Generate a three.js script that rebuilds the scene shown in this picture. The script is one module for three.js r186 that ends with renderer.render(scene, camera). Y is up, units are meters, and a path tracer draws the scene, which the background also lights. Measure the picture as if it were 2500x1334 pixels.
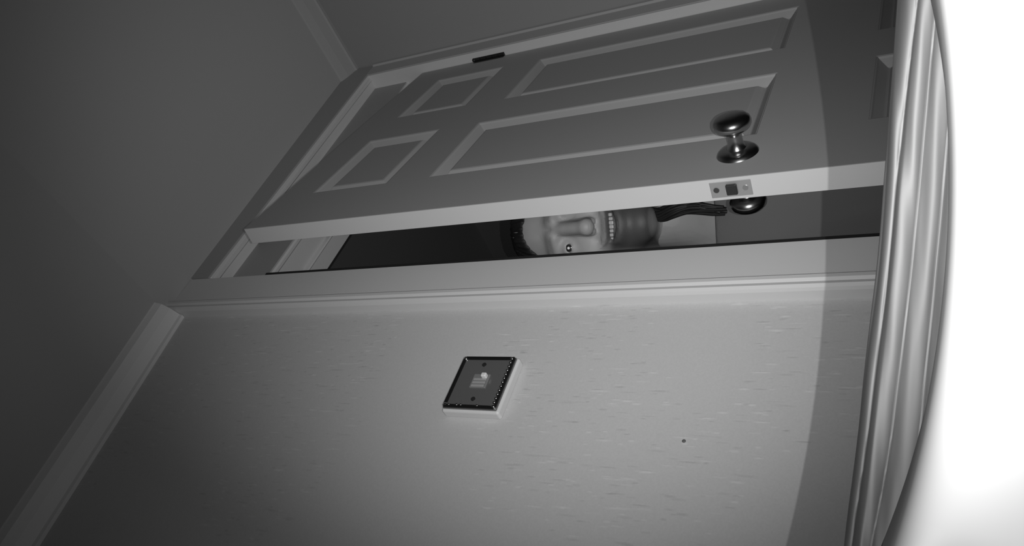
import * as THREE from 'three';
import { RoundedBoxGeometry } from 'three/addons/geometries/RoundedBoxGeometry.js';
import { MarchingCubes } from 'three/addons/objects/MarchingCubes.js';
import { mergeGeometries, mergeVertices } from 'three/addons/utils/BufferGeometryUtils.js';

// ------------------------------------------------------------------ camera, lamps, exposure
const scene = new THREE.Scene();
scene.background = new THREE.Color(0, 0, 0);
const EYE = new THREE.Vector3(-0.8343, 0.7069, 0.788);
const RIGHT = new THREE.Vector3(0.31966965, -0.86611041, -0.38427083);      // the camera lies on its side: its right is the room's down
const DOWN = new THREE.Vector3(-0.71439994, 0.0461055, -0.69821702);
const FWD = new THREE.Vector3(0.62245003, 0.49772185, -0.6040107);
const camera = new THREE.PerspectiveCamera(2 * Math.atan(667 / 1911.28) * 180 / Math.PI, 2500 / 1334, 0.02, 60);
camera.position.copy(EYE);
camera.up.copy(DOWN).negate();
camera.lookAt(EYE.clone().add(FWD));
camera.updateMatrixWorld();
scene.add(camera);

const renderer = new THREE.WebGLRenderer({ antialias: true });
renderer.toneMapping = THREE.LinearToneMapping;
renderer.toneMappingExposure = 1.0;
renderer.shadowMap.enabled = true;
renderer.shadowMap.type = THREE.PCFSoftShadowMap;

// the night-vision lamps of the camera: two small infrared emitters beside its lens, each with a bright core beam and a wide spill
const LAMPS = [[0.0, 0.014, 0.0], [0.0, -0.0385, 0.0]], SHARE = [1.2, 0.8];
const BEAMS = [{ power: 1.42, angle: 0.64 }, { power: 0.38, angle: 1.0 }], AIM = [1330, 260];
function pixelRay(px, py) {
  return FWD.clone().addScaledVector(RIGHT, (px - 1250) / 1911.28).addScaledVector(DOWN, (py - 667) / 1911.28).normalize();
}

// ------------------------------------------------------------------ helpers
let seedState = 7;
function rnd() { seedState = (seedState * 1664525 + 1013904223) >>> 0; return seedState / 4294967296; }
const used = new Map();
function numbered(name) {
  const n = used.get(name) || 0; used.set(name, n + 1);
  return n ? name + '_' + String(n).padStart(3, '0') : name;
}
function mesh(name, geometry, material, parent = scene) {
  const m = new THREE.Mesh(geometry, material);
  m.name = parent === scene ? numbered(name) : name;
  m.castShadow = m.receiveShadow = true;
  parent.add(m);
  return m;
}
function group(name, [x, y, z] = [0, 0, 0]) {
  const g = new THREE.Group(); g.name = numbered(name); g.position.set(x, y, z); scene.add(g); return g;
}
function tag(o, label, category) { o.userData.label = label; o.userData.category = category; return o; }
function struct(o, label) { o.userData.kind = 'structure'; if (label) o.userData.label = label; return o; }
function box(x0, x1, y0, y1, z0, z1, r = 0) {
  const g = r ? new RoundedBoxGeometry(x1 - x0, y1 - y0, z1 - z0, 2, r) : new THREE.BoxGeometry(x1 - x0, y1 - y0, z1 - z0);
  g.translate((x0 + x1) / 2, (y0 + y1) / 2, (z0 + z1) / 2);
  return g;
}
// a closed profile [[a, b] ...] swept along a straight line from P to Q; a runs along A, b along B
function sweep(profile, P, Q, A, B) {
  const pos = [], n = profile.length;
  const at = (E, [a, b]) => [E[0] + A[0] * a + B[0] * b, E[1] + A[1] * a + B[1] * b, E[2] + A[2] * a + B[2] * b];
  const tri = (a, b, c) => pos.push(...a, ...b, ...c);
  for (let i = 0; i < n; i++) {
    const j = (i + 1) % n, p0 = at(P, profile[i]), p1 = at(P, profile[j]), q0 = at(Q, profile[i]), q1 = at(Q, profile[j]);
    tri(p0, p1, q1); tri(p0, q1, q0);
  }
  const idx = THREE.ShapeUtils.triangulateShape(profile.map((p) => new THREE.Vector2(p[0], p[1])), []);
  for (const [a, b, c] of idx) { tri(at(P, profile[a]), at(P, profile[c]), at(P, profile[b])); tri(at(Q, profile[a]), at(Q, profile[b]), at(Q, profile[c])); }
  const g = new THREE.BufferGeometry();
  g.setAttribute('position', new THREE.Float32BufferAttribute(pos, 3));
  // wind every face outwards
  const area = profile.reduce((s, p, i) => { const q = profile[(i + 1) % n]; return s + p[0] * q[1] - q[0] * p[1]; }, 0);
  const L = new THREE.Vector3(Q[0] - P[0], Q[1] - P[1], Q[2] - P[2]);
  const hand = new THREE.Vector3(...A).cross(new THREE.Vector3(...B)).dot(L) * area;
  if (hand < 0) { const a = g.attributes.position.array; for (let i = 0; i < a.length; i += 9) for (let k = 0; k < 3; k++) { const t = a[i + 3 + k]; a[i + 3 + k] = a[i + 6 + k]; a[i + 6 + k] = t; } }
  g.computeVertexNormals();
  return g;
}
// smooth value noise
function hash(ix, iy, iz) { let h = Math.imul(ix, 374761393) ^ Math.imul(iy, 668265263) ^ Math.imul(iz, 2147483647 ^ 0x5bd1e995); h = Math.imul(h ^ (h >>> 13), 1274126177); return ((h ^ (h >>> 16)) >>> 0) / 4294967296; }
function noise(x, y = 0, z = 0) {
  const ix = Math.floor(x), iy = Math.floor(y), iz = Math.floor(z), f = (t) => t * t * (3 - 2 * t);
  const u = f(x - ix), v = f(y - iy), w = f(z - iz), L = (a, b, t) => a + (b - a) * t;
  const c = (a, b, d) => hash(ix + a, iy + b, iz + d);
  return L(L(L(c(0, 0, 0), c(1, 0, 0), u), L(c(0, 1, 0), c(1, 1, 0), u), v), L(L(c(0, 0, 1), c(1, 0, 1), u), L(c(0, 1, 1), c(1, 1, 1), u), v), w) * 2 - 1;
}

// ------------------------------------------------------------------ materials (an infrared picture: all greys)
const grey = (v, o = {}) => new THREE.MeshStandardMaterial({ color: new THREE.Color(v, v, v), roughness: 0.75, metalness: 0, ...o });
function dataTexture(w, h, fn, color) {
  const a = new Uint8Array(w * h * 4);
  for (let j = 0; j < h; j++) for (let i = 0; i < w; i++) { const v = Math.max(0, Math.min(255, Math.round(fn(i, j) * 255))), k = (j * w + i) * 4; a[k] = a[k + 1] = a[k + 2] = v; a[k + 3] = 255; }
  const t = new THREE.DataTexture(a, w, h); t.wrapS = t.wrapT = THREE.RepeatWrapping; t.magFilter = THREE.LinearFilter; t.minFilter = THREE.LinearMipmapLinearFilter; t.generateMipmaps = true;
  if (color) t.colorSpace = THREE.SRGBColorSpace;
  t.needsUpdate = true; return t;
}
// painted wall: upright brush marks, short dark and light dashes (1 m per repeat)
const TW = 1024;
const brush = new Float32Array(TW * TW).fill(0);
for (let k = 0; k < 3000; k++) {
  const x = Math.floor(rnd() * TW), y0 = Math.floor(rnd() * TW), len = 8 + rnd() * rnd() * 36, s = (rnd() < 0.5 ? -1 : 1) * (0.25 + 0.75 * rnd()), wd = rnd() < 0.4 ? 3 : 2;
  const patch = noise(x / 210 + 3, y0 / 210); if (patch < -0.05) continue;
  const lean = (rnd() - 0.5) * 0.12;
  for (let t = 0; t < len; t++) for (let d = 0; d < wd; d++) { const i = (Math.floor(x + d + lean * t) + TW) % TW, j = (y0 + Math.floor(t)) % TW; brush[j * TW + i] += s * Math.sin(Math.PI * t / len); }
}
const wallBump = dataTexture(TW, TW, (i, j) => 0.5 + 0.2 * brush[j * TW + i] + 0.03 * (hash(i, j, 3) - 0.5));
const wallTone = dataTexture(TW, TW, (i, j) => 0.9 + 0.05 * brush[j * TW + i] + 0.02 * (hash(i >> 1, j >> 1, 5) - 0.5), true);
const plaster = grey(0.72, { roughness: 0.85, map: wallTone, bumpMap: wallBump, bumpScale: 0.0011 });
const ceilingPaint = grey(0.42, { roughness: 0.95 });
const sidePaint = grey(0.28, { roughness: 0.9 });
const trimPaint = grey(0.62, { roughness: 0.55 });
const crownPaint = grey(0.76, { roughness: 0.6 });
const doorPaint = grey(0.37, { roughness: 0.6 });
const litEdgePaint = grey(0.62, { roughness: 0.5 });  // lighter copy of the door paint: lamp light on the free edge as colour
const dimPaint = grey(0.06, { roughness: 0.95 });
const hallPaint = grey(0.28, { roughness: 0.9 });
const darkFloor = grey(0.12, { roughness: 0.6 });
const metal = grey(0.42, { metalness: 1, roughness: 0.25 });
const brightMetal = grey(0.6, { metalness: 1, roughness: 0.3 });
const blackHole = grey(0.015, { roughness: 0.8 });

// ------------------------------------------------------------------ infrared camera that takes the picture
const cam = group('security_camera', [EYE.x, EYE.y, EYE.z]);
tag(cam, 'small round night vision camera with two glowing infrared lamps above the white bolster', 'camera');
{
  const q = new THREE.Quaternion().setFromUnitVectors(new THREE.Vector3(0, 0, 1), FWD);
  cam.quaternion.copy(q);
  const ring = new THREE.LatheGeometry([[0.0, -0.045], [0.038, -0.045], [0.0435, -0.04], [0.045, -0.03], [0.044, -0.016], [0.0415, -0.012], [0, -0.012]].map((p) => new THREE.Vector2(p[0], p[1])), 40);
  ring.rotateX(Math.PI / 2);
  mesh('housing', ring, grey(0.05, { roughness: 0.4 }), cam);
  const lens = new THREE.SphereGeometry(0.006, 24, 12, 0, Math.PI * 2, 0, Math.PI / 2); lens.scale(1, 0.25, 1); lens.rotateX(Math.PI / 2); lens.translate(0, 0, -0.012);
  mesh('lens', lens, grey(0.02, { roughness: 0.05 }), cam);
  // stand down to the mattress
  const back = EYE.clone().addScaledVector(FWD, -0.034), foot = EYE.y - 0.15;
  const toLocal = new THREE.Matrix4().compose(EYE, q, new THREE.Vector3(1, 1, 1)).invert();
  const stem = new THREE.CylinderGeometry(0.006, 0.008, back.y - 0.03 - foot, 20); stem.translate(back.x, (back.y - 0.03 + foot) / 2, back.z);
  mesh('stand', stem.applyMatrix4(toLocal), grey(0.05, { roughness: 0.4 }), cam);
  const disc = new THREE.CylinderGeometry(0.042, 0.045, 0.008, 40); disc.translate(back.x, foot + 0.004, back.z);
  mesh('base', disc.applyMatrix4(toLocal), grey(0.05, { roughness: 0.4 }), cam);
  const glow = new THREE.MeshStandardMaterial({ color: 0x111111, emissive: 0xffffff, emissiveIntensity: 1.5 });
  LAMPS.forEach((L, lampNo) => {
    const p = new THREE.Vector3(...L).applyQuaternion(q.clone().invert()); p.z = 0;
    const bulb = new THREE.CylinderGeometry(0.002, 0.002, 0.002, 16); bulb.rotateX(Math.PI / 2); bulb.translate(p.x, p.y, -0.0115);
    mesh('infrared_lamp', bulb, glow, cam);
    const w = p.clone(); w.z = -0.006; w.applyQuaternion(q).add(EYE);
    for (const B of BEAMS) {
    const light = new THREE.SpotLight(0xffffff, B.power * SHARE[lampNo], 0, B.angle, 1, 2);
    light.position.copy(w); light.target.position.copy(EYE.clone().addScaledVector(pixelRay(...AIM), 2));
    light.castShadow = true; light.shadow.mapSize.set(2048, 2048); light.shadow.camera.near = 0.02; light.shadow.camera.far = 8; light.shadow.radius = 0.02; light.shadow.bias = -0.0005;
    scene.add(light, light.target);
    }
  });
}

// ------------------------------------------------------------------ room shell
const RX = 0.836;                         // right wall
const OW = 0.783, OH = 2.113;             // cased opening
const HEADZ = -0.03, INNER = 1.998;       // inner frame board and its lower edge
const WT = 0.145;                         // wall thickness
const LX = -2.8, BZ = 3.0;
const cut = -0.1;
const ceilAt = (x) => (x < cut ? 2.165 + 0.165 * (x - cut) : 2.165 + 0.042 * (x - cut));
const ceilFloor = (x) => Math.max(1.72, ceilAt(x));
function prism(pts, z0, z1) {             // polygon in x,y extruded in z
  const s = new THREE.Shape(pts.map((p) => new THREE.Vector2(p[0], p[1])));
  const g = new THREE.ExtrudeGeometry(s, { depth: z1 - z0, bevelEnabled: false }); g.translate(0, 0, z0); return g;
}
const ceilPts = [[LX, 1.75], [-2.615, 1.75], [cut, ceilAt(cut)], [RX + 0.1, ceilAt(RX + 0.1)]];
struct(mesh('floor', box(LX, RX + 0.1, -0.05, 0, -WT, BZ), darkFloor));
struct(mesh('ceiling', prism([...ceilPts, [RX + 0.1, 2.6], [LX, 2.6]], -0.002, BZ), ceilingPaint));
struct(mesh('wall_front', prism([[LX, 0], [-0.002, 0], [-0.002, ceilAt(0)], [cut, ceilAt(cut)], [-2.615, 1.75], [LX, 1.75]], -WT, 0), plaster));
struct(mesh('wall_over_door', prism([[-0.002, INNER], [OW + 0.002, INNER], [OW + 0.002, OH], [RX, OH], [RX, ceilAt(RX) + 0.05], [-0.002, ceilAt(0) + 0.01]], -WT, HEADZ), trimPaint));
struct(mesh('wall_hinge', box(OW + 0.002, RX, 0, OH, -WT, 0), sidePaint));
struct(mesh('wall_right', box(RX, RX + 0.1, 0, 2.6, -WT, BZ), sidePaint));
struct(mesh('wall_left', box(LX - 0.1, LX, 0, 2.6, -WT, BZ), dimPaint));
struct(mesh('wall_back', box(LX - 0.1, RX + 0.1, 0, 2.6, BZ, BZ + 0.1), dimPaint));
// hall behind the door: a dark, taller space
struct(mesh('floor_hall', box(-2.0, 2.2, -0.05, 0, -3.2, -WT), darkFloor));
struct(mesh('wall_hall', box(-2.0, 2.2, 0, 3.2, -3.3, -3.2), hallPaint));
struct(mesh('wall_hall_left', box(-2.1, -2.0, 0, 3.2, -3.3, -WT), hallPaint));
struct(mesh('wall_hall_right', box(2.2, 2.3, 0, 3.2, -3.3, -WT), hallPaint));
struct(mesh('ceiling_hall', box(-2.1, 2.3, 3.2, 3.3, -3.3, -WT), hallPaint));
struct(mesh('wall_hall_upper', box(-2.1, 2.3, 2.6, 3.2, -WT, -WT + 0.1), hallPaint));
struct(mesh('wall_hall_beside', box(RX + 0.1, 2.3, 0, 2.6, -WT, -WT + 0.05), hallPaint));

// crown moulding: on the front wall it slopes with the ceiling and dies into the casing
const crownProfile = [[0, 0], [0.007, 0], [0.009, 0.007], [0.012, 0.009], [0.028, 0.020], [0.042, 0.035], [0.046, 0.05], [0.05, 0.06], [0, 0.06]];  // [out from wall, up]
{
  const y0 = ceilAt(cut) - 0.049, slope = 0.165, x0 = -2.3;
  const pr = crownProfile.map(([a, b]) => [a, b * 0.9]);
  const g = sweep(pr, [x0, y0 + slope * (x0 + 0.102), 0], [-0.102, y0, 0], [0, 0, 1], [0, 1, 0]);
  struct(mesh('trim_1', g, crownPaint), 'sloping crown moulding above the wall with the switch plate');
  const yr = 2.172, g2 = sweep(crownProfile.map(([a, b]) => [a * 1.4, b * 0.7]), [RX, yr, 0.012], [RX, yr + 0.01, BZ], [-1, 0, 0], [0, 1, 0]);
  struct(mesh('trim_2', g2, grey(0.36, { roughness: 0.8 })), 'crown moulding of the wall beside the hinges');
}

// casing of the doorway
{
  // latch side: flat board with a rounded back band; profile runs across x (a) and out of the wall (b)
  const side = [[0, 0], [0, 0.010], [0.003, 0.013], [0.070, 0.0135], [0.0725, 0.016], [0.0745, 0.021], [0.079, 0.0245], [0.085, 0.0245], [0.0885, 0.021], [0.0905, 0.023], [0.0955, 0.024], [0.0995, 0.021], [0.101, 0.016], [0.101, 0]];
  struct(mesh('trim_3', sweep(side, [0, 0, 0], [0, ceilAt(-0.05) - 0.001, 0], [-1, 0, 0], [0, 0, 1]), trimPaint), 'door casing on the latch side with a rounded back band');
  const yTop = ceilAt(0.4);
  const head = [[0, 0], [0, 0.010], [0.003, 0.013], [0.06, 0.015], [0.11, 0.016], [0.11, 0]];
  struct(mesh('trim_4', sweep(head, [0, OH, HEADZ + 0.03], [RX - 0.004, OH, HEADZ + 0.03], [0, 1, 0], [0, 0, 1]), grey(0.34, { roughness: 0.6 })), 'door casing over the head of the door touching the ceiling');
  const hs = [[0, 0], [0, 0.010], [0.003, 0.013], [0.040, 0.0145], [0.044, 0.019], [RX - OW - 0.001, 0.019], [RX - OW - 0.001, 0]];
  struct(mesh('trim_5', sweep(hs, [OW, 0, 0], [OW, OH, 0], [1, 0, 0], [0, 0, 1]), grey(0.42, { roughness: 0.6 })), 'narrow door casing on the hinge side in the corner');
}
// frame: head lining, jambs and stops
{
  const f = group('door_frame', [0, 0, 0]); struct(f, 'painted door frame with head lining, jambs and stops');
  mesh('head_lining', box(0, OW, OH - 0.006, OH, HEADZ, 0.0125, 0.002), trimPaint, f);
  mesh('head_bead', sweep([[0, 0], [0.004, -0.004], [0.010, -0.004], [0.012, 0]], [0, OH - 0.006, -0.006], [OW, OH - 0.006, -0.006], [0, 0, 1], [0, 1, 0]), trimPaint, f);
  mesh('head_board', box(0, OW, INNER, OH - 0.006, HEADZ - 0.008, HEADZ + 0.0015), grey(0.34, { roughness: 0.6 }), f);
  mesh('hinge_jamb', box(OW - 0.005, OW + 0.002, 0, OH - 0.006, -WT, 0.0125, 0.001), trimPaint, f);
  mesh('latch_jamb', box(-0.004, 0.003, 0, INNER, -WT, -0.002, 0.001), trimPaint, f);
  const hj = [[-0.030, 0], [-0.030, -0.004], [-0.034, -0.007], [-0.040, -0.007], [-0.044, -0.004], [-0.094, -0.004], [-0.096, -0.013], [-0.099, -0.015], [-0.102, -0.013], [-0.104, -0.009], [-0.143, -0.009], [-0.145, -0.006], [-0.145, 0]];
  mesh('head_jamb', sweep(hj, [0.003, INNER, 0], [OW - 0.005, INNER, 0], [0, 0, 1], [0, 1, 0]), trimPaint, f);
  mesh('added_dark_strip', box(0.0028, 0.0315, 0, INNER - 0.016, -0.022, -0.0125, 0.001), grey(0.012, { roughness: 0.9 }), f);  // added dark strip drawing the black line beside the gap, not a frame part
  mesh('hinge_stop', box(OW - 0.017, OW - 0.005, 0, INNER - 0.009, -0.13, -0.09, 0.002), trimPaint, f);
}

// ------------------------------------------------------------------ the door leaf
const DW = 0.765, DT = 0.035, DH = 1.934, DB = 0.012, THETA = 0.1683;
const door = new THREE.Group(); door.name = 'door_1'; scene.add(door);
struct(door, 'white six-panel door standing ajar with round metal knobs');
door.position.set(OW - 0.006, 0, -0.0115);
door.rotation.y = Math.PI + THETA;         // local +x runs from the hinge to the free edge, local -z is the room face
const PANELS = [[0.417, 0.643, 1.652, 1.84], [0.088, 0.302, 1.642, 1.833], [0.417, 0.64, 0.96, 1.552], [0.09, 0.306, 0.962, 1.541], [0.417, 0.64, 0.24, 0.808], [0.09, 0.302, 0.24, 0.81]];
{
  // local frame: x from hinge, y up, depth d into the door -> z = +d
  const s = new THREE.Shape([[0, DB], [DW, DB], [DW, DH], [0, DH]].map((p) => new THREE.Vector2(...p)));
  for (const [a, b, c, d] of PANELS) s.holes.push(new THREE.Path([[a, c], [a, d], [b, d], [b, c]].map((p) => new THREE.Vector2(...p))));
  const slab = new THREE.ExtrudeGeometry(s, { depth: DT - 0.002, bevelEnabled: true, bevelThickness: 0.001, bevelSize: 0.001, bevelOffset: -0.001, bevelSegments: 2 });
  slab.translate(0, 0, 0.001);
  mesh('door_slab', slab, doorPaint, door);
  mesh('lit_edge_band', box(DW - 0.002, DW + 0.0006, DB + 0.002, DH - 0.001, 0.0006, DT - 0.0006, 0.0005), litEdgePaint, door).userData.label = 'free edge of the door, coloured lighter as lit by the lamps';  // thin band over the slab edge, its brightness under the lamps painted in
  // moulded panels: slope in, small flat, slope up to a raised field, on both faces
  const prof = [[0, 0.0003], [0.002, 0.001], [0.004, 0.004], [0.0155, 0.0155], [0.0175, 0.0165], [0.0195, 0.0165], [0.0205, 0.0145], [0.028, 0.0065], [0.031, 0.0055]];
  for (const [a, b, c, d] of PANELS) {
    const pos = [];
    for (const face of [0, 1]) {
      const Z = (dep) => (face ? DT - dep : dep);
      const ring = prof.map(([w, dep]) => [[a + w, c + w, Z(dep)], [b - w, c + w, Z(dep)], [b - w, d - w, Z(dep)], [a + w, d - w, Z(dep)]]);
      const quad = (p, q, r, t) => { if (face) pos.push(...p, ...q, ...r, ...p, ...r, ...t); else pos.push(...p, ...r, ...q, ...p, ...t, ...r); };
      for (let i = 0; i + 1 < ring.length; i++) for (let k = 0; k < 4; k++) { const m = (k + 1) % 4; quad(ring[i][k], ring[i][m], ring[i + 1][m], ring[i + 1][k]); }
      const e = ring[ring.length - 1]; quad(e[0], e[1], e[2], e[3]);
    }
    const g = new THREE.BufferGeometry(); g.setAttribute('position', new THREE.Float32BufferAttribute(pos, 3)); g.computeVertexNormals();
    mesh('panel', g, doorPaint, door);
  }
  // knobs on both faces
  const KX = DW - 0.071, KY = 0.978;
  const lathe = (pts) => new THREE.LatheGeometry(pts.map((p) => new THREE.Vector2(p[0], p[1])), 48);
  for (const side of [-1, 1]) {
    const k = new THREE.Group(); k.name = 'door_knob'; door.add(k);
    k.position.set(KX, KY, side < 0 ? 0 : DT); k.rotation.x = side < 0 ? -Math.PI / 2 : Math.PI / 2;
    mesh('rosette', lathe([[0.0, 0.009], [0.012, 0.009], [0.018, 0.0085], [0.025, 0.006], [0.0285, 0.003], [0.0302, 0]]), metal, k);
    mesh('neck', lathe([[0.016, 0.006], [0.0125, 0.011], [0.0105, 0.018], [0.0102, 0.026], [0.0115, 0.031], [0.0145, 0.037]]), metal, k);
    mesh('knob', lathe([[0.012, 0.034], [0.018, 0.0355], [0.0235, 0.039], [0.026, 0.0438], [0.0265, 0.048], [0.0252, 0.0528], [0.0208, 0.0572], [0.0135, 0.0602], [0.0055, 0.0617], [0, 0.0619]]), metal, k);
  }
  // latch plate on the free edge
  const lp = mesh('latch_plate', box(DW - 0.001, DW + 0.0012, KY - 0.0285, KY + 0.0285, 0.005, DT - 0.005, 0.0008), grey(0.5, { metalness: 0.6, roughness: 0.45 }), door);
  mesh('latch_bolt', box(DW, DW + 0.006, KY - 0.009, KY + 0.006, 0.0095, 0.0255, 0.0015), grey(0.06, { metalness: 0.6, roughness: 0.4 }), lp);
  for (const dy of [-0.02, 0.02]) { const sc = new THREE.CylinderGeometry(0.004, 0.004, 0.0016, 20); sc.rotateZ(Math.PI / 2); sc.translate(DW + 0.0014, KY + dy, DT / 2); mesh('screw', sc, dy > 0 ? grey(0.05, { roughness: 0.5 }) : brightMetal, lp); }
  // hinges: knuckles at the corner of the leaf
  for (const hy of [1.72, 0.93, 0.2]) {
    const h = new THREE.Group(); h.name = 'hinge'; door.add(h); h.position.set(0.0, hy, -0.004);
    for (let i = 0; i < 5; i++) { const c = new THREE.CylinderGeometry(0.0052, 0.0052, 0.0166, 20); c.translate(0, (i - 2) * 0.0178, 0); mesh('knuckle', c, grey(0.06, { metalness: 0.8, roughness: 0.35 }), h); }
    const tip = new THREE.SphereGeometry(0.0056, 16, 10); tip.translate(0, 0.047, 0); mesh('pin', tip, grey(0.06, { metalness: 0.8, roughness: 0.35 }), h);
    mesh('hinge_leaf', box(0.001, 0.014, -0.044, 0.044, 0.0032, 0.0045), grey(0.1, { metalness: 0.7, roughness: 0.4 }), h);
  }
}

// ------------------------------------------------------------------ switch plate on the wall
{
  const g = group('switch_plate', [-0.2635, 1.312, 0]);
  tag(g, 'square dark glossy switch plate with beaded rim on a pale wall box', 'switch');
  const s = 0.046, hy = 0.0445;
  const plateM = grey(0.17, { roughness: 0.22, metalness: 0.35 });
  mesh('wall_box', new RoundedBoxGeometry(2 * s + 0.006, 2 * hy + 0.006, 0.0165, 3, 0.004).translate(0, 0, 0.0078), grey(0.66, { roughness: 0.5 }), g);
  mesh('plate', new RoundedBoxGeometry(2 * s, 2 * hy, 0.005, 3, 0.002).translate(0, 0, 0.0178), plateM, g);
  const beadM = grey(0.6, { metalness: 1, roughness: 0.25 });
  const rim = [];
  const rod = (x0, y0, x1, y1) => { const c = new THREE.CylinderGeometry(0.003, 0.003, Math.hypot(x1 - x0, y1 - y0), 10); if (y0 === y1) c.rotateZ(Math.PI / 2); c.translate((x0 + x1) / 2, (y0 + y1) / 2, 0.0203); rim.push(c); };
  rod(-s + 0.003, hy - 0.003, s - 0.003, hy - 0.003); rod(-s + 0.003, -hy + 0.003, s - 0.003, -hy + 0.003); rod(s - 0.003, -hy + 0.003, s - 0.003, hy - 0.003); rod(-s + 0.003, -hy + 0.003, -s + 0.003, hy - 0.003);
  mesh('rim', mergeGeometries(rim), grey(0.02, { roughness: 0.3, metalness: 0.5 }), g);
  const bead = new THREE.SphereGeometry(0.0029, 14, 10);
  for (let i = 0; i < 13; i++) { const b = mesh('bead', bead, beadM, g); b.position.set(-s + 0.004 + (2 * s - 0.008) * i / 12, -hy + 0.0052, 0.0212); }
  for (const i of [1, 3, 4, 8]) { const b = mesh('bead', bead, beadM, g); b.position.set(-s + 0.0045, hy - 0.004 - (2 * hy - 0.008) * i / 12, 0.0212); }
  const stud = new THREE.SphereGeometry(0.0036, 18, 12);
  for (const [sx, sy] of [[-1, 1], [1, 1], [-1, -1]]) { const b = mesh('corner_stud', stud, grey(0.75, { metalness: 1, roughness: 0.2 }), g); b.position.set(sx * (s - 0.0045), sy * (hy - 0.0045), 0.0205); }
  const tp = mesh('toggle_frame', new RoundedBoxGeometry(0.024, 0.027, 0.003, 2, 0.001).translate(0.001, -0.001, 0.0212), grey(0.2, { roughness: 0.5 }), g);
  for (let i = 0; i < 3; i++) mesh('rib', new RoundedBoxGeometry(0.0035, 0.021, 0.0016, 1, 0.0005).translate(-0.008 + i * 0.0055, -0.001, 0.0231), grey(0.34, { roughness: 0.5 }), tp);
  mesh('toggle', new RoundedBoxGeometry(0.007, 0.0085, 0.008, 2, 0.002).translate(0.0075, -0.008, 0.026), grey(0.75, { roughness: 0.4 }), tp);
  const scr = new THREE.CylinderGeometry(0.0034, 0.0034, 0.0016, 18); scr.rotateX(Math.PI / 2);
  for (const [sx, sy] of [[0.031, 0.004], [-0.03, -0.002]]) { const m = mesh('screw', scr, grey(0.02, { roughness: 0.5 }), g); m.position.set(sx, sy, 0.0208); }
}
// tiny nail mark low on the wall
{
  const c = new THREE.SphereGeometry(0.0024, 12, 8); c.scale(1, 1, 0.6); c.translate(-0.328, 1.005, 0.0008);
  tag(mesh('nail_head', c, grey(0.12)), 'tiny dark nail head in the bare wall below the switch plate', 'nail');
}

// ------------------------------------------------------------------ the person behind the door: signed distances, smoothly joined
const V3 = (x, y, z) => new THREE.Vector3(x, y, z);
const smin = (a, b, k) => { const h = Math.max(k - Math.abs(a - b), 0) / k; return Math.min(a, b) - h * h * k * 0.25; };
const smax = (a, b, k) => -smin(-a, -b, k);
const ell = (x, y, z, c, r) => { const dx = (x - c[0]) / r[0], dy = (y - c[1]) / r[1], dz = (z - c[2]) / r[2]; const k0 = Math.sqrt(dx * dx + dy * dy + dz * dz); const k1 = Math.sqrt((dx / r[0]) ** 2 + (dy / r[1]) ** 2 + (dz / r[2]) ** 2) + 1e-9; return k0 * (k0 - 1) / k1; };
const cap = (x, y, z, a, b, ra, rb) => { const bx = b[0] - a[0], by = b[1] - a[1], bz = b[2] - a[2], px = x - a[0], py = y - a[1], pz = z - a[2]; const h = Math.max(0, Math.min(1, (px * bx + py * by + pz * bz) / (bx * bx + by * by + bz * bz))); return Math.hypot(px - bx * h, py - by * h, pz - bz * h) - (ra + (rb - ra) * h); };
function polygonise(sdf, lo, hi, n) {
  const mc = new MarchingCubes(n, new THREE.MeshStandardMaterial(), false, false, 400000);
  mc.isolation = 0; const f = mc.field, step = (k, i) => lo[k] + (hi[k] - lo[k]) * i / n;
  for (let k = 0; k < n; k++) for (let j = 0; j < n; j++) for (let i = 0; i < n; i++) f[k * n * n + j * n + i] = -sdf(step(0, i), step(1, j), step(2, k));
  mc.update();
  const pos = new Float32Array(mc.count * 3);
  for (let i = 0; i < mc.count; i++) for (let k = 0; k < 3; k++) { const t = (mc.positionArray[i * 3 + k] + 1) / 2; pos[i * 3 + k] = lo[k] + (hi[k] - lo[k]) * t; }
  let g = new THREE.BufferGeometry(); g.setAttribute('position', new THREE.BufferAttribute(pos, 3));
  g = mergeVertices(g, 1e-5); g.computeVertexNormals(); return g;
}
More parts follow.
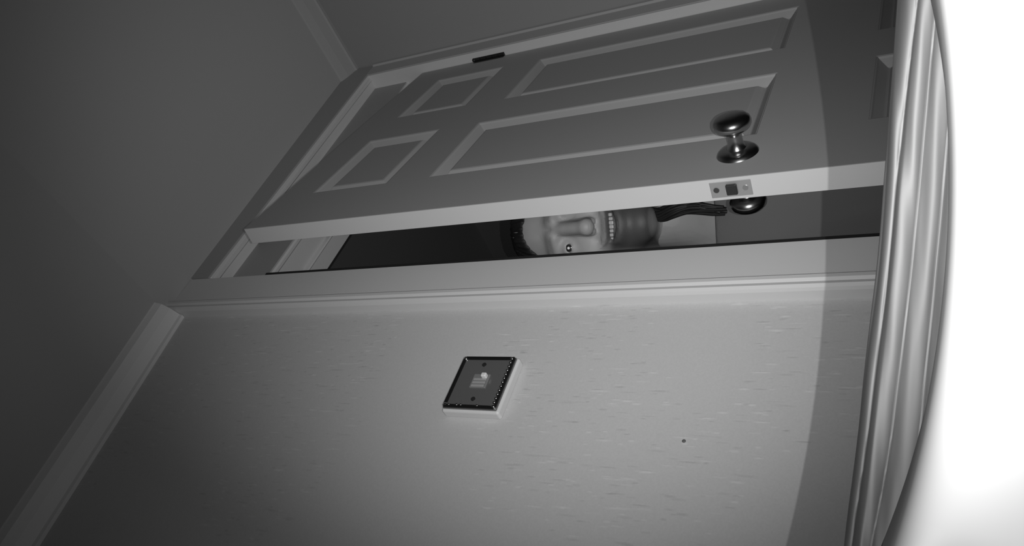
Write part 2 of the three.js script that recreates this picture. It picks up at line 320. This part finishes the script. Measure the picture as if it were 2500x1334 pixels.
// head in its own frame: x to the person's left, y up, z out of the face, eyes at y = 0
function headField(x, y, z) {
  const ax = Math.abs(x);
  let d = ell(x, y, z, [0, 0.045, -0.022], [0.073, 0.086, 0.094]);
  d = smin(d, ell(x, y, z, [0, -0.015, 0.012], [0.063, 0.092, 0.072]), 0.02);
  d = smin(d, ell(x, y, z, [0, -0.077, 0.022], [0.05, 0.05, 0.052]), 0.03);
  d = smin(d, ell(x, y, z, [0, -0.117, 0.054], [0.024, 0.017, 0.02]), 0.03);
  d = smin(d, cap(ax, y, z, [0.014, 0.024, 0.079], [0.044, 0.026, 0.064], 0.008, 0.007), 0.022);          // brow
  d = smin(d, ell(ax, y, z, [0.04, -0.032, 0.06], [0.022, 0.018, 0.018]), 0.024);                           // cheekbone
  d = smax(d, -ell(ax, y, z, [0.029, 0.002, 0.09], [0.0185, 0.0125, 0.0165]), 0.012);                         // eye socket
  let lid = ell(ax, y, z, [0.031, 0, 0.069], [0.0145, 0.0132, 0.0135]);
  lid = smax(lid, -ell(ax, y, z, [0.031, -0.001, 0.084], [0.0105, 0.0036, 0.014]), 0.003);
  d = smin(d, lid, 0.011);
  d = smin(d, cap(x, y, z, [0, 0.016, 0.081], [0, -0.038, 0.105], 0.009, 0.0108), 0.006);                   // nose
  d = smin(d, ell(x, y, z, [0, -0.042, 0.103], [0.0105, 0.0085, 0.0105]), 0.012);
  d = smin(d, cap(ax, y, z, [0.003, 0.0, 0.082], [0.0085, -0.0425, 0.09], 0.006, 0.0066), 0.008);
  d = smax(d, -ell(ax, y, z, [0.007, -0.0505, 0.096], [0.004, 0.004, 0.006]), 0.003);                      // nostrils
  d = smax(d, -cap(ax, y, z, [0.021, -0.046, 0.086], [0.036, -0.076, 0.073], 0.0022, 0.0025), 0.009);      // smile line
  const gy = 7 * ax * ax, v = y - gy;                                                                      // grin: corners up
  d = smin(d, ell(x, v, z, [0, -0.0640, 0.080], [0.03, 0.005, 0.0075]), 0.012);                             // upper lip
  d = smin(d, ell(x, v, z, [0, -0.0850, 0.074], [0.025, 0.006, 0.0085]), 0.016);                            // lower lip
  d = smax(d, -ell(x, v, z, [0, -0.0735, 0.09], [0.029, 0.0062, 0.03]), 0.004);                             // open mouth
  d = smin(d, ell(ax, y, z, [0.074, -0.008, -0.012], [0.009, 0.03, 0.018]), 0.008);                          // ears
  d = smin(d, cap(x, y, z, [0, -0.07, -0.025], [0, -0.2, -0.02], 0.047, 0.05), 0.025);                      // neck
  return d;
}
const PX = 0.308, PZ = -0.196;                                  // where the person stands
const yaw = Math.atan2(EYE.x - 0.147, EYE.z + 0.05);
const person = group('person', [PX, 0, PZ]);
tag(person, 'grinning dark-haired person in a scoop neck top peering through the gap of the half-open door', 'person');
person.rotation.y = yaw;                                        // local +z looks towards the camera
const HS = 1.2, HEADC = [0.0, 1.358, 0.075], PITCH = 0.1;
const headM = new THREE.Matrix4().makeTranslation(...HEADC).multiply(new THREE.Matrix4().makeRotationX(PITCH)).multiply(new THREE.Matrix4().makeScale(HS, HS, HS));
const skinTone = 0.4;
function handField(x, y, z, s) {                                // hanging hand, wrist at the origin, fingers down
  let d = ell(x, y, z, [0, -0.045, 0.004], [0.016, 0.05, 0.036]);
  const F = [[0.028, 0.07, 0.0085], [0.01, 0.08, 0.009], [-0.009, 0.074, 0.0085], [-0.026, 0.058, 0.0075]];
  for (const [fz, len, r] of F) {
    const a = [0, -0.08, fz], b = [-s * 0.008, -0.08 - len * 0.5, fz * 1.1], c = [-s * 0.026, -0.08 - len * 0.9, fz * 1.05];
    d = smin(d, Math.min(cap(x, y, z, a, b, r, r * 0.92), cap(x, y, z, b, c, r * 0.92, r * 0.8)), 0.004);
  }
  d = smin(d, Math.min(cap(x, y, z, [-s * 0.004, -0.025, 0.028], [-s * 0.016, -0.058, 0.052], 0.012, 0.0095), cap(x, y, z, [-s * 0.016, -0.058, 0.052], [-s * 0.024, -0.086, 0.052], 0.0095, 0.008)), 0.006);
  return d;
}
const SH = [0.15, 1.085, -0.01], ELB = [0.185, 0.86, -0.035], WR = [0.17, 0.66, 0.0];
const HIP = [0.075, 0.67, -0.02], KNEE = [0.085, 0.37, 0.0], ANK = [0.09, 0.07, -0.025];
function torsoField(x, y, z) {
  const ax = Math.abs(x);
  let d = ell(x, y, z, [0, 0.98, -0.005], [0.145, 0.17, 0.092]);
  d = smin(d, ell(x, y, z, [0, 0.78, -0.005], [0.125, 0.16, 0.085]), 0.06);
  d = smin(d, ell(x, y, z, [0, 0.66, -0.015], [0.145, 0.1, 0.09]), 0.05);
  d = smin(d, cap(ax, y, z, [0.03, 1.12, -0.015], SH, 0.045, 0.05), 0.04);
  return d;
}
function armField(x, y, z) { const ax = Math.abs(x); return smin(cap(ax, y, z, SH, ELB, 0.043, 0.033), cap(ax, y, z, ELB, WR, 0.034, 0.023), 0.02); }
function legField(x, y, z) {
  const ax = Math.abs(x);
  let d = smin(cap(ax, y, z, HIP, KNEE, 0.073, 0.047), cap(ax, y, z, KNEE, ANK, 0.047, 0.033), 0.03);
  return smin(d, cap(ax, y, z, [0.09, 0.038, -0.035], [0.1, 0.027, 0.11], 0.033, 0.025), 0.03);
}
{
  const bodyField = (x, y, z) => smin(smin(torsoField(x, y, z), armField(x, y, z), 0.04), smin(legField(x, y, z), smin(cap(x, y, z, [0, 1.1, 0.01], [0, 1.2, 0.045], 0.06, 0.054), ell(x, y, z, [0, 1.05, 0.04], [0.12, 0.09, 0.055]), 0.05), 0.04), 0.03);
  const body = polygonise(bodyField, [-0.3, -0.02, -0.2], [0.3, 1.26, 0.2], 84);
  const head = polygonise(headField, [-0.1, -0.21, -0.135], [0.1, 0.14, 0.135], 96); head.applyMatrix4(headM);
  const parts = [body, head];
  for (const s of [1, -1]) { const h = polygonise((x, y, z) => handField(x, y, z, s), [-0.06, -0.19, -0.06], [0.06, 0.02, 0.08], 44); h.translate(s * WR[0], WR[1] + 0.01, WR[2]); parts.push(h); }
  // skin, darker round the mouth and on the jaw, lips and brows
  const inv = headM.clone().invert(), p = V3();
  for (const g of parts) {
    const a = g.attributes.position, c = new Float32Array(a.count * 3);
    for (let i = 0; i < a.count; i++) {
      p.fromBufferAttribute(a, i).applyMatrix4(inv);
      let t = skinTone;
      if (g === head) {
        const ax = Math.abs(p.x), gy = -0.0735 + 7 * ax * ax;
        const mask = Math.max(0, Math.min(1, (-0.053 - p.y) / 0.016)) * Math.max(0, Math.min(1, (p.y + 0.138) / 0.012)) * Math.max(0, Math.min(1, (0.056 - ax) / 0.02));
        t *= 1 - 0.8 * mask;
        const brow = ((p.y - 0.028 + 4 * (ax - 0.03) ** 2) / 0.0045) ** 2 + Math.max(0, Math.abs(ax - 0.031) - 0.018) / 0.003;
        if (p.z > 0.04) t *= 1 - 0.4 * Math.exp(-brow);
        const lip = ((p.y - gy) / 0.0155) ** 2 + (ax / 0.03) ** 4;
        if (p.z > 0.05) t *= 1 + 0.2 * Math.exp(-lip * 1.5);
      }
      t *= 1 - 0.28 * (g === head ? Math.max(0, Math.min(1, (-0.115 - p.y) / 0.02)) : 1);
      t *= 1 + 0.06 * noise(p.x * 90, p.y * 90, p.z * 90);
      c[i * 3] = c[i * 3 + 1] = c[i * 3 + 2] = t;
    }
    g.setAttribute('color', new THREE.BufferAttribute(c, 3));
  }
  mesh('body', mergeGeometries(parts), grey(1, { vertexColors: true, roughness: 0.55 }), person);
  // clothes
  const shirt = (x, y, z) => {
    const cloth = 0.0015 * Math.sin(26 * y + 9 * x + 3 * Math.sin(30 * x)) + 0.003 * noise(x * 22, y * 14, z * 22);
    let d = smin(smin(torsoField(x, y, z), ell(x, y, z, [0, 1.05, 0.04], [0.12, 0.09, 0.055]), 0.05), cap(Math.abs(x), y, z, SH, [0.176, 0.93, -0.03], 0.05, 0.045), 0.03) - 0.008 - cloth;
    d = smax(d, 0.6 - y, 0.006);
    return smax(d, y - 1.098 + 0.1 * z - 0.6 * x * x, 0.005);
  };
  mesh('top', polygonise(shirt, [-0.28, 0.57, -0.16], [0.28, 1.2, 0.16], 92), grey(0.14, { roughness: 0.95 }), person);
  const jeans = (x, y, z) => smax(smax(smin(legField(x, y, z), ell(x, y, z, [0, 0.66, -0.015], [0.145, 0.1, 0.09]), 0.05) - 0.007, y - 0.7, 0.005), 0.075 - y, 0.005);
  mesh('trousers', polygonise(jeans, [-0.22, 0.03, -0.14], [0.22, 0.74, 0.14], 60), grey(0.1, { roughness: 0.95 }), person);
  for (const s of [1, -1]) { const sh = polygonise((x, y, z) => smax(smin(cap(x, y, z, [s * 0.09, 0.042, -0.04], [s * 0.1, 0.034, 0.115], 0.042, 0.036), cap(x, y, z, [s * 0.09, 0.05, -0.03], [s * 0.09, 0.085, -0.028], 0.041, 0.041), 0.02), 0.003 - y, 0.004), [s * 0.095 - 0.06, -0.005, -0.1], [s * 0.095 + 0.06, 0.14, 0.17], 36); mesh('shoe', sh, grey(0.05, { roughness: 0.6 }), person); }
  // eyes, teeth, hair
  const onHead = (g) => g.applyMatrix4(headM);
  for (const s of [1, -1]) {
    const e = mesh('eye', onHead(new THREE.SphereGeometry(0.0122, 28, 20).translate(s * 0.031, -0.0005, 0.069)), grey(0.2, { roughness: 0.15 }), person);
    const iris = new THREE.SphereGeometry(0.0124, 24, 8, 0, Math.PI * 2, 0, 0.5).rotateX(Math.PI / 2).translate(s * 0.031, -0.0005, 0.069);
    mesh('iris', onHead(iris), grey(0.03, { roughness: 0.1 }), e);
    const pupil_glint = new THREE.SphereGeometry(0.01255, 20, 6, 0, Math.PI * 2, 0, 0.17).rotateX(Math.PI / 2).translate(s * 0.031, -0.0005, 0.069);
    mesh('pupil_glint', onHead(pupil_glint), grey(0.98, { roughness: 0.12 }), e);  // white cap: the lamps' glint in the eye put into the colour
  }
  for (let i = 0; i < 7; i++) {
    const u = (i - 3.5) * 0.0062, w = i === 3 || i === 4 ? 0.0062 : 0.0054;
    const t = new RoundedBoxGeometry(w, 0.0068 + 0.0008 * Math.sin(i * 5), 0.005, 2, 0.0016).rotateY(u * 14).translate(u, -0.0715 + 7 * u * u, 0.0755 - 11 * u * u);
    mesh('tooth', onHead(t), grey(0.5, { roughness: 0.25 }), person);
  }
  const hairField = (x, y, z) => {
    let d = ell(x, y, z, [0, 0.045, -0.026], [0.083, 0.09, 0.1]);
    d = smin(d, ell(x, y, z, [0, -0.02, -0.06], [0.07, 0.12, 0.06]), 0.03);
    d += 0.0012 * Math.sin(160 * Math.atan2(x, z + 0.03) * 0.35 + 20 * y) + 0.003 * noise(x * 60, y * 30, z * 60);
    return smax(d, -ell(x, y, z, [0, -0.02, 0.1], [0.078, 0.108, 0.11]), 0.008);
  };
  mesh('hair', onHead(polygonise(hairField, [-0.11, -0.16, -0.15], [0.11, 0.16, 0.1], 80)), grey(0.014, { roughness: 0.6 }), person);
  // long lock hanging over the person's left shoulder
  const locks = [];
  for (let i = 0; i < 26; i++) {
    const ox = (rnd() - 0.5) * 0.022, oz = (rnd() - 0.5) * 0.016, ph = rnd() * 6.3, len = 0.75 + 0.25 * rnd();
    const pts = [];
    for (let k = 0; k <= 12; k++) {
      const t = k / 12 * len, w = 1 - 0.4 * t;
      pts.push(V3(0.014 + 0.045 * (1 - Math.min(1, t * 2)) + 0.006 * Math.sin(t * 11) + ox * w + 0.004 * Math.sin(9 * t + ph), 1.315 - 0.262 * t, 0.055 + 0.07 * Math.min(1, t * 1.7) + oz * w + 0.003 * Math.cos(8 * t + ph)));
    }
    locks.push(new THREE.TubeGeometry(new THREE.CatmullRomCurve3(pts), 36, 0.0034, 6));
  }
  const lk = mesh('hair', mergeGeometries(locks), grey(0.016, { roughness: 0.5 }), person); lk.userData.label = 'long dark lock of hair';
}

// ------------------------------------------------------------------ bed in front of the camera, seen only by what lies on it
const ALONG = V3(Math.cos(46 * Math.PI / 180), 0, Math.sin(46 * Math.PI / 180)), AWAY = V3(Math.sin(46 * Math.PI / 180), 0, -Math.cos(46 * Math.PI / 180));
const bedPoint = (t, n, h) => [EYE.x + ALONG.x * t + AWAY.x * n, EYE.y + h, EYE.z + ALONG.z * t + AWAY.z * n];
function softRoll(ts, phis, fn) {          // closed tube: fn(t, phi) -> [n, h]
  const pos = [], idx = [], m = phis;
  for (const t of ts) for (let j = 0; j < m; j++) { const [n, h] = fn(t, j / m * Math.PI * 2); pos.push(...bedPoint(t, n, h)); }
  for (let i = 0; i + 1 < ts.length; i++) for (let j = 0; j < m; j++) { const a = i * m + j, b = i * m + (j + 1) % m, c = a + m, d = b + m; idx.push(a, b, d, a, d, c); }
  for (const end of [0, ts.length - 1]) { const c0 = pos.length / 3, [n, h] = [0, 1].map((k) => { let s = 0; for (let j = 0; j < m; j++) s += fn(ts[end], j / m * Math.PI * 2)[k]; return s / m; }); pos.push(...bedPoint(ts[end], n, h)); for (let j = 0; j < m; j++) { const a = end * m + j, b = end * m + (j + 1) % m; if (end) idx.push(c0, a, b); else idx.push(c0, b, a); } }
  const g = new THREE.BufferGeometry(); g.setAttribute('position', new THREE.Float32BufferAttribute(pos, 3)); g.setIndex(idx); g.computeVertexNormals(); return g;
}
const span = (a, b, n) => Array.from({ length: n + 1 }, (_, i) => a + (b - a) * i / n);
const MATT = -0.15;                       // top of the mattress, below the lens
{
  // folded blanket: a roll with stacked folds running along it
  const top = (t) => 0.0375 - 0.135 * t + 0.12 * t * t;
  const clamp = (v) => Math.max(0, Math.min(1, v));
  const blanket = softRoll(span(-0.42, 0.5, 300), 240, (t, phi) => {
    const H = top(t), u = phi / (Math.PI * 2), body = H - MATT - 0.002;
    if (u < 0.2) { const a = u / 0.2; return [0.52 - 0.06 * a * a, MATT + 0.002 + body * Math.sin(a * Math.PI / 2) ** 0.8]; }      // back
    if (u > 0.9) { const a = (u - 0.9) / 0.1; return [0.34 + 0.18 * a, MATT + 0.002]; }                                         // underside
    const a = (u - 0.2) / 0.7, drop = a < 0.75 ? 0.075 * (a / 0.75) : 0.075 + (body - 0.075) * (a - 0.75) / 0.25;
    const slump = 0.46 - 0.06 * clamp(drop / 0.012) ** 0.5 - 0.05 * clamp(drop / 0.12);
    const wander = 0.35 * noise(t * 4.3, 1.7) + 0.2 * noise(t * 13, 5.1) + 0.3 * noise(t * 7, drop * 90);
    const nose = Math.abs(Math.sin(Math.PI * (drop / 0.0095 + wander))) ** 0.6;
    const ripple = 0.0026 * noise(t * 34 + drop * 200, drop * 190, 3) + 0.0036 * noise(t * 12 - drop * 60, drop * 70, 8);
    return [slump - 0.0105 * (nose - 0.5) * clamp(drop / 0.004) + ripple, H - drop + 0.0012 * noise(t * 16, 9.3) * clamp(1 - drop / 0.02)];
  });
  tag(mesh('blanket', blanket, grey(0.28, { roughness: 0.95 })), 'grey folded blanket with long creases lying between the white bolster and the wall', 'blanket');
  // white bolster right below the lens
  const BN = 0.205, BS = BN / 0.118;
  const crest0 = (t) => 0.0018 - 0.1 * t + 2.6 * t * t * (t > -0.06 ? 1 : 0.35) - (t > 0.05 ? 2.2 * (t - 0.05) ** 2 : 0);
  const crest = (t) => BS * crest0(t / BS);
  const bolster = softRoll(span(-0.5, 0.45, 200), 120, (t, phi) => {
    const H = Math.min(0.07, crest(t)), base = MATT, cy = (H + base) / 2, ry = (H - base) / 2, c = Math.cos(phi), s = Math.sin(phi);
    const dent = 0.006 * Math.exp(-(((t + 0.08) / 0.01) ** 2) - (((phi - 2.6) / 0.22) ** 2));
    const sq = (v) => Math.sign(v) * Math.abs(v) ** 0.24;
    return [BN + 0.052 + (0.06 - dent) * sq(c), cy + ry * sq(s)];
  });
  tag(mesh('bolster', bolster, grey(0.24, { roughness: 0.9 })), 'brightly lit white bolster lying nearest the camera, in front of the grey folded blanket', 'cushion');
}
{
  const g = group('bed', [-0.95, 0, 1.25]); tag(g, 'bed with a thick plain mattress carrying the blanket and the bolster', 'bed');
  const y1 = EYE.y + MATT - 0.001;
  const rot = (m) => m;
  rot(mesh('mattress', new RoundedBoxGeometry(1.5, 0.26, 2.0, 4, 0.05).translate(0, y1 - 0.13, 0.0), grey(0.2, { roughness: 0.95 }), g));
  mesh('bed_base', new RoundedBoxGeometry(1.46, 0.2, 1.96, 2, 0.01).translate(0, y1 - 0.36, 0), grey(0.2, { roughness: 0.8 }), g);
  for (const sx of [-1, 1]) for (const sz of [-1, 1]) mesh('leg', new THREE.CylinderGeometry(0.028, 0.02, y1 - 0.46, 16).translate(sx * 0.66, (y1 - 0.46) / 2, sz * 0.9), grey(0.1), g);
}

renderer.render(scene, camera);
